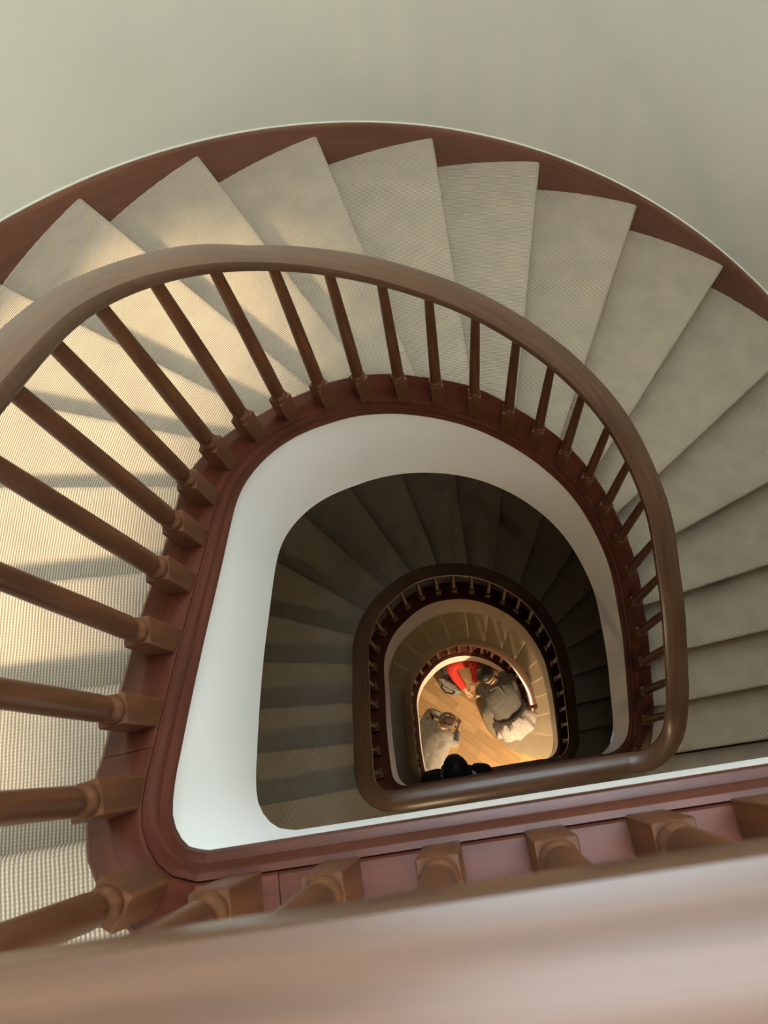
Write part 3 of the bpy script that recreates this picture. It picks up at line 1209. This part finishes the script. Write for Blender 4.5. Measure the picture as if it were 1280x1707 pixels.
def full_hair(x, y, z):
    return z > -0.35 + (0.85 if x > 0.45 else 0.0) * (x - 0.2)


def ring_hair(x, y, z):
    return full_hair(x, y, z) and not (z > 0.72 and x > -0.45 and abs(y) < 0.55)


M_GREYTOP = m_cloth('grey_sweater', (0.24, 0.225, 0.205))
M_BEIGE = m_cloth('beige_cloth', (0.60, 0.53, 0.44))
M_DARKLEG = m_cloth('dark_trousers', (0.05, 0.05, 0.055))
M_BROWNHAIR = m_cloth('brown_grey_hair', (0.13, 0.10, 0.075), 0.6, 0.4, 60)
M_BLACKHAIR = m_cloth('black_hair', (0.018, 0.015, 0.013), 0.5, 0.4, 60)
M_SHOE, _, _, _ = mat('black_shoe', (0.02, 0.02, 0.02), 0.5)
M_COAT = m_cloth('dark_grey_coat', (0.105, 0.098, 0.092))
M_LIT_COAT = m_cloth('lamplit_coat_cloth', (0.33, 0.30, 0.285), 0.85, 0.25, 40)  # paler version of the coat cloth, lamplight put into the colour
M_RED = m_cloth('red_jumper', (0.62, 0.055, 0.04))
M_BLACK = m_cloth('black_jacket', (0.012, 0.012, 0.014))
M_BAG = m_cloth('grey_bag_cloth', (0.13, 0.122, 0.115))
M_TOTE = m_cloth('pale_tote_cloth', (0.30, 0.28, 0.27))
M_STRAP, _, _, _ = mat('black_strap', (0.02, 0.02, 0.02), 0.6)

# man in grey at the left
PA = dict(pelvis=(-0.66, 0.13, 0.95), chest=(-0.50, 0.46, 1.30), neck=(-0.40, 0.545, 1.44), head=(-0.325, 0.575, 1.58),
          sho_l=(-0.61, 0.62, 1.34), elb_l=(-0.53, 0.74, 1.08), wri_l=(-0.38, 0.66, 0.98), sho_r=(-0.41, 0.36, 1.33), elb_r=(-0.30, 0.33, 1.08), wri_r=(-0.24, 0.50, 0.99),
          hip_l=(-0.73, 0.18, 0.92), knee_l=(-0.70, 0.27, 0.50), ank_l=(-0.73, 0.22, 0.09), hip_r=(-0.58, 0.08, 0.92), knee_r=(-0.54, 0.18, 0.50), ank_r=(-0.57, 0.12, 0.09), toe=(0.55, 0.83))
rA, W = person(GROUND, 'balding man in grey sweater bending forward at left of the ground floor', PA, M_SKIN, M_GREYTOP, M_BEIGE, M_BROWNHAIR, (0.80, -0.45, -0.35), ring_hair, M_SHOE, 0.062)
sd_ = (0.83, -0.55, 0)
ax = (0.30, 0.60, 0.62)
loft('sweater_body', [((-0.415, 0.535, GROUND + 1.42), sd_, 0.075, 0.06, ax, 0, 3), ((-0.455, 0.50, GROUND + 1.385), sd_, 0.185, 0.10, ax, 0.01, 3), ((-0.52, 0.42, GROUND + 1.27), sd_, 0.205, 0.135, ax, 0.015, 4),
                      ((-0.585, 0.30, GROUND + 1.13), sd_, 0.19, 0.14, ax, 0.025, 6), ((-0.64, 0.19, GROUND + 1.01), sd_, 0.19, 0.15, ax, 0.04, 9), ((-0.665, 0.14, GROUND + 0.93), sd_, 0.20, 0.16, ax, 0.05, 9)], rA, M_GREYTOP)
loft('jacket_at_waist', [((-0.645, 0.16, GROUND + 1.02), sd_, 0.215, 0.17, ax, 0.03, 7), ((-0.65, 0.135, GROUND + 0.99), sd_, 0.27, 0.215, ax, 0.07, 8), ((-0.64, 0.11, GROUND + 0.90), sd_, 0.295, 0.235, (0.1, 0.2, 1), 0.09, 9),
                         ((-0.65, 0.10, GROUND + 0.74), sd_, 0.30, 0.235, (0, 0.1, 1), 0.10, 9), ((-0.65, 0.10, GROUND + 0.60), sd_, 0.28, 0.21, (0, 0, 1), 0.12, 9)], rA, M_BEIGE, 72)
# glasses
V, F = [], []
hd = W['head']
fA = Vector((0.80, -0.45, -0.35)).normalized()
lA = Vector((0, 0, 1)).cross(fA).normalized()
uA = fA.cross(lA)


def bar(a, b, r):
    a, b = Vector(a), Vector(b)
    d = (b - a).normalized()
    s1 = d.orthogonal().normalized()
    s2 = d.cross(s1)
    k = len(V)
    for p in (a, b):
        for q in range(6):
            th = 2 * PI * q / 6
            V.append(tuple(p + s1 * math.cos(th) * r + s2 * math.sin(th) * r))
    for q in range(6):
        t = (q + 1) % 6
        F.append((k + q, k + t, k + 6 + t, k + 6 + q))
    F.append(tuple(k + q for q in range(5, -1, -1)))
    F.append(tuple(k + 6 + q for q in range(6)))


g0 = hd + fA * 0.128 + uA * 0.012
for sg in (-1, 1):
    c = g0 + lA * sg * 0.036
    rr = 0.026
    pts = [c + lA * rr * math.cos(q * PI / 5) + uA * rr * 0.8 * math.sin(q * PI / 5) for q in range(10)]
    for q in range(10):
        bar(pts[q], pts[(q + 1) % 10], 0.0035)
    bar(c + lA * sg * rr, hd + lA * sg * 0.092 + fA * 0.01, 0.0035)
bar(g0 - lA * 0.011, g0 + lA * 0.011, 0.0035)
me = mesh('glasses', [tuple(Vector(v) - rA.location) for v in V], F)
link('glasses', me, rA, M_STRAP)

# person in the dark coat on the bottom step
BB = GROUND + RISE
PB = dict(pelvis=(0.44, 0.50, 0.90), chest=(0.345, 0.84, 1.18), neck=(0.265, 0.96, 1.27), head=(0.185, 1.03, 1.35),
          sho_l=(0.20, 0.80, 1.20), elb_l=(0.12, 0.92, 0.96), wri_l=(0.09, 0.87, 0.78), sho_r=(0.48, 0.92, 1.18), elb_r=(0.50, 1.00, 0.90), wri_r=(0.36, 1.08, 0.78),
          hip_l=(0.36, 0.46, 0.87), knee_l=(0.33, 0.55, 0.48), ank_l=(0.34, 0.48, 0.09), hip_r=(0.53, 0.53, 0.87), knee_r=(0.50, 0.62, 0.48), ank_r=(0.52, 0.55, 0.09), toe=(-0.45, 0.89))
rB, W = person(BB, 'person with black hair in dark grey coat bending over on the bottom step', PB, M_SKIN, M_COAT, M_DARKLEG, M_BLACKHAIR, (-0.45, -0.35, -0.75), full_hair, M_SHOE, 0.066)
sb_ = (0.89, 0.45, 0)
ax = (-0.25, 0.80, 0.55)
loft('coat', [((0.285, 0.935, BB + 1.26), sb_, 0.09, 0.075, ax, 0, 3), ((0.32, 0.88, BB + 1.22), sb_, 0.20, 0.11, ax, 0.02, 5), ((0.355, 0.78, BB + 1.13), sb_, 0.22, 0.14, ax, 0.03, 5),
              ((0.395, 0.66, BB + 1.02), sb_, 0.20, 0.15, ax, 0.04, 6), ((0.43, 0.54, BB + 0.92), sb_, 0.19, 0.15, ax, 0.02, 7), ((0.455, 0.505, BB + 0.80), sb_, 0.215, 0.155, (0, 0.3, 1), 0.02, 7),
              ((0.465, 0.495, BB + 0.55), sb_, 0.22, 0.15, (0, 0, 1), 0.03, 8), ((0.465, 0.49, BB + 0.40), sb_, 0.235, 0.165, (0, 0, 1), 0.07, 8)], rB, M_COAT, 64)
loft('lit_coat_hem', [((0.425, 0.560, BB + 1.00), sb_, 0.205, 0.165, ax, 0.03, 7), ((0.445, 0.51, BB + 0.955), sb_, 0.255, 0.20, ax, 0.04, 9), ((0.465, 0.485, BB + 0.87), sb_, 0.280, 0.215, (0, 0.25, 1), 0.055, 10),
              ((0.475, 0.475, BB + 0.68), sb_, 0.285, 0.21, (0, 0.1, 1), 0.04, 10), ((0.475, 0.475, BB + 0.60), sb_, 0.285, 0.205, (0, 0, 1), 0.04, 10)], rB, M_LIT_COAT, 90, (True, False))  # lower coat as a separate paler layer, standing in for lamplight on it

# round grey bag hanging at that person's left side
bag = empty('shoulder_bag', (0.215, 0.70, BB + 0.90))
tag(bag, 'round grey shoulder bag hanging at the side of the dark coat', 'bag')
ellipsoid('bag_body', (0.215, 0.70, BB + 1.00), 0.15, 0.125, 0.115, (0.3, 1, 0), bag, M_BAG)
V, F = [], []
pts = [Vector(p) for p in ((0.25, 0.60, BB + 1.02), (0.33, 0.60, BB + 1.13), (0.385, 0.68, BB + 1.21), (0.37, 0.79, BB + 1.29), (0.31, 0.88, BB + 1.36), (0.23, 0.86, BB + 1.33), (0.20, 0.79, BB + 1.10))]
for a, b in zip(pts[:-1], pts[1:]):
    bar(a, b, 0.016)
me = mesh('strap', [tuple(Vector(v) - bag.location) for v in V], F)
link('strap', me, bag, M_COAT)

# person in red sitting under the stairs, reaching out
PC = dict(pelvis=(-0.06, 1.66, 0.44), chest=(-0.055, 1.36, 0.74), neck=(-0.05, 1.42, 0.90), head=(-0.05, 1.44, 0.97),
          sho_l=(0.10, 1.29, 0.77), elb_l=(0.13, 1.16, 0.56), wri_l=(0.07, 1.06, 0.44), sho_r=(-0.21, 1.28, 0.77), elb_r=(-0.13, 1.12, 0.60), wri_r=(-0.05, 0.98, 0.50),
          hip_l=(0.06, 1.62, 0.44), knee_l=(0.12, 1.27, 0.46), ank_l=(0.12, 1.33, 0.09), hip_r=(-0.18, 1.62, 0.44), knee_r=(-0.27, 1.27, 0.46), ank_r=(-0.27, 1.34, 0.09), toe=(0, -1))
rC, W = person(GROUND, 'person in red jumper sitting half under the stairs and reaching forward', PC, M_SKIN, M_RED, M_DARKLEG, M_BLACKHAIR, (0.0, -0.9, -0.35), full_hair, M_SHOE, 0.066)
loft('jumper_body', [((-0.052, 1.37, GROUND + 0.87), (1, 0, 0), 0.08, 0.06, (0, -0.5, 0.85), 0, 3), ((-0.055, 1.33, GROUND + 0.83), (1, 0, 0), 0.19, 0.09, (0, -0.6, 0.8), 0.02, 5), ((-0.055, 1.36, GROUND + 0.72), (1, 0, 0), 0.21, 0.13, (0, -0.6, 0.8), 0.02, 5),
                     ((-0.06, 1.50, GROUND + 0.58), (1, 0, 0), 0.19, 0.14, (0, -0.6, 0.8), 0.03, 6), ((-0.06, 1.62, GROUND + 0.46), (1, 0, 0), 0.20, 0.15, (0, -0.5, 0.9), 0.04, 7)], rC, M_RED)
st = empty('stool', (-0.06, 1.68, GROUND))
tag(st, 'low wooden stool under the person in red', 'stool')
V, F = [], []
lathe(V, F, [(0.16, 0.285), (0.17, 0.295), (0.17, 0.315), (0.15, 0.325)], 24)
link('seat', mesh('seat', V, F, None, 40), st, M_BAL)
for q in range(4):
    V, F = [], []
    a = PI / 4 + q * PI / 2
    lathe(V, F, [(0.014, 0.0), (0.02, 0.29)], 10, 0.12 * math.cos(a), 0.12 * math.sin(a))
    link('leg', mesh('leg', V, F, None, 40), st, M_BAL)

# pale tote bag with black straps standing beside the red jumper
tote = empty('tote_bag', (-0.255, 1.10, GROUND))
tag(tote, 'pale grey tote bag with black straps on the floor beside the red jumper', 'bag')
td = Vector((0.75, -0.66, 0)).normalized()
loft('bag_body', [((-0.255, 1.10, GROUND + 0.001), td, 0.155, 0.085, (0, 0, 1), 0.0, 4), ((-0.255, 1.10, GROUND + 0.03), td, 0.17, 0.095, (0, 0, 1), 0.02, 4), ((-0.255, 1.10, GROUND + 0.20), td, 0.175, 0.085, (0, 0, 1), 0.03, 5),
                  ((-0.255, 1.10, GROUND + 0.33), td, 0.165, 0.05, (0, 0, 1), 0.05, 6), ((-0.255, 1.10, GROUND + 0.36), td, 0.15, 0.03, (0, 0, 1), 0.06, 6)], tote, M_TOTE)
for sg in (-1, 1):
    V, F = [], []
    n_ = Vector((td.y, -td.x, 0))
    c = Vector((-0.255, 1.10, GROUND + 0.34)) + n_ * sg * 0.04
    pts = [c - td * 0.08, c - td * 0.07 + n_ * sg * 0.05 + Vector((0, 0, 0.05)), c + td * 0.02 + n_ * sg * 0.075 + Vector((0, 0, 0.06)), c + td * 0.10 + n_ * sg * 0.04 + Vector((0, 0, 0.03)), c + td * 0.11]
    for a, b in zip(pts[:-1], pts[1:]):
        bar(a, b, 0.011)
    link('strap', mesh('strap', [tuple(Vector(v) - tote.location) for v in V], F), tote, M_STRAP)

# person in black leaning over the lowest landing's handrail
DB = FL - 2 * H
PD = dict(pelvis=(-0.30, -0.36, 0.95), chest=(-0.27, -0.08, 1.27), neck=(-0.275, 0.005, 1.37), head=(-0.285, 0.055, 1.45),
          sho_l=(-0.44, -0.03, 1.27), elb_l=(-0.54, 0.0, 0.985), wri_l=(-0.36, 0.03, 0.985), sho_r=(-0.13, 0.0, 1.28), elb_r=(-0.05, -0.02, 0.985), wri_r=(-0.20, 0.04, 0.985),
          hip_l=(-0.39, -0.36, 0.92), knee_l=(-0.40, -0.32, 0.50), ank_l=(-0.40, -0.38, 0.09), hip_r=(-0.21, -0.36, 0.92), knee_r=(-0.20, -0.32, 0.50), ank_r=(-0.20, -0.38, 0.09), toe=(0, 1))
rD, W = person(DB, 'person in black jacket leaning over the handrail of the lowest landing', PD, M_SKIN, M_BLACK, M_DARKLEG, M_BLACKHAIR, (-0.1, 0.62, -0.78), full_hair, M_SHOE, 0.07)
ellipsoid('collar', (-0.275, 0.0, DB + 1.365), 0.10, 0.11, 0.075, (0, 1, 0), rD, M_BLACK)
loft('jacket', [((-0.262, -0.01, DB + 1.355), (1, 0, 0), 0.085, 0.07, (0, 0.6, 0.8), 0, 3), ((-0.27, -0.05, DB + 1.33), (1, 0, 0), 0.20, 0.10, (0, 0.6, 0.8), 0.02, 5), ((-0.275, -0.10, DB + 1.24), (1, 0, 0), 0.22, 0.135, (0, 0.6, 0.8), 0.02, 5),
                ((-0.285, -0.24, DB + 1.09), (1, 0, 0), 0.20, 0.14, (0, 0.6, 0.8), 0.03, 6), ((-0.295, -0.34, DB + 0.96), (1, 0, 0), 0.20, 0.15, (0, 0.4, 0.9), 0.03, 6), ((-0.30, -0.37, DB + 0.80), (1, 0, 0), 0.21, 0.16, (0, 0, 1), 0.04, 7)], rD, M_BLACK)
V, F = [], []
for a, b in (((-0.40, 0.0, DB + 1.375), (-0.385, 0.07, DB + 1.33)), ((-0.385, 0.07, DB + 1.33), (-0.38, 0.075, DB + 1.22))):
    bar(a, b, 0.014)
link('bag_strap', mesh('bag_strap', [tuple(Vector(v) - rD.location) for v in V], F), rD, M_BAG)
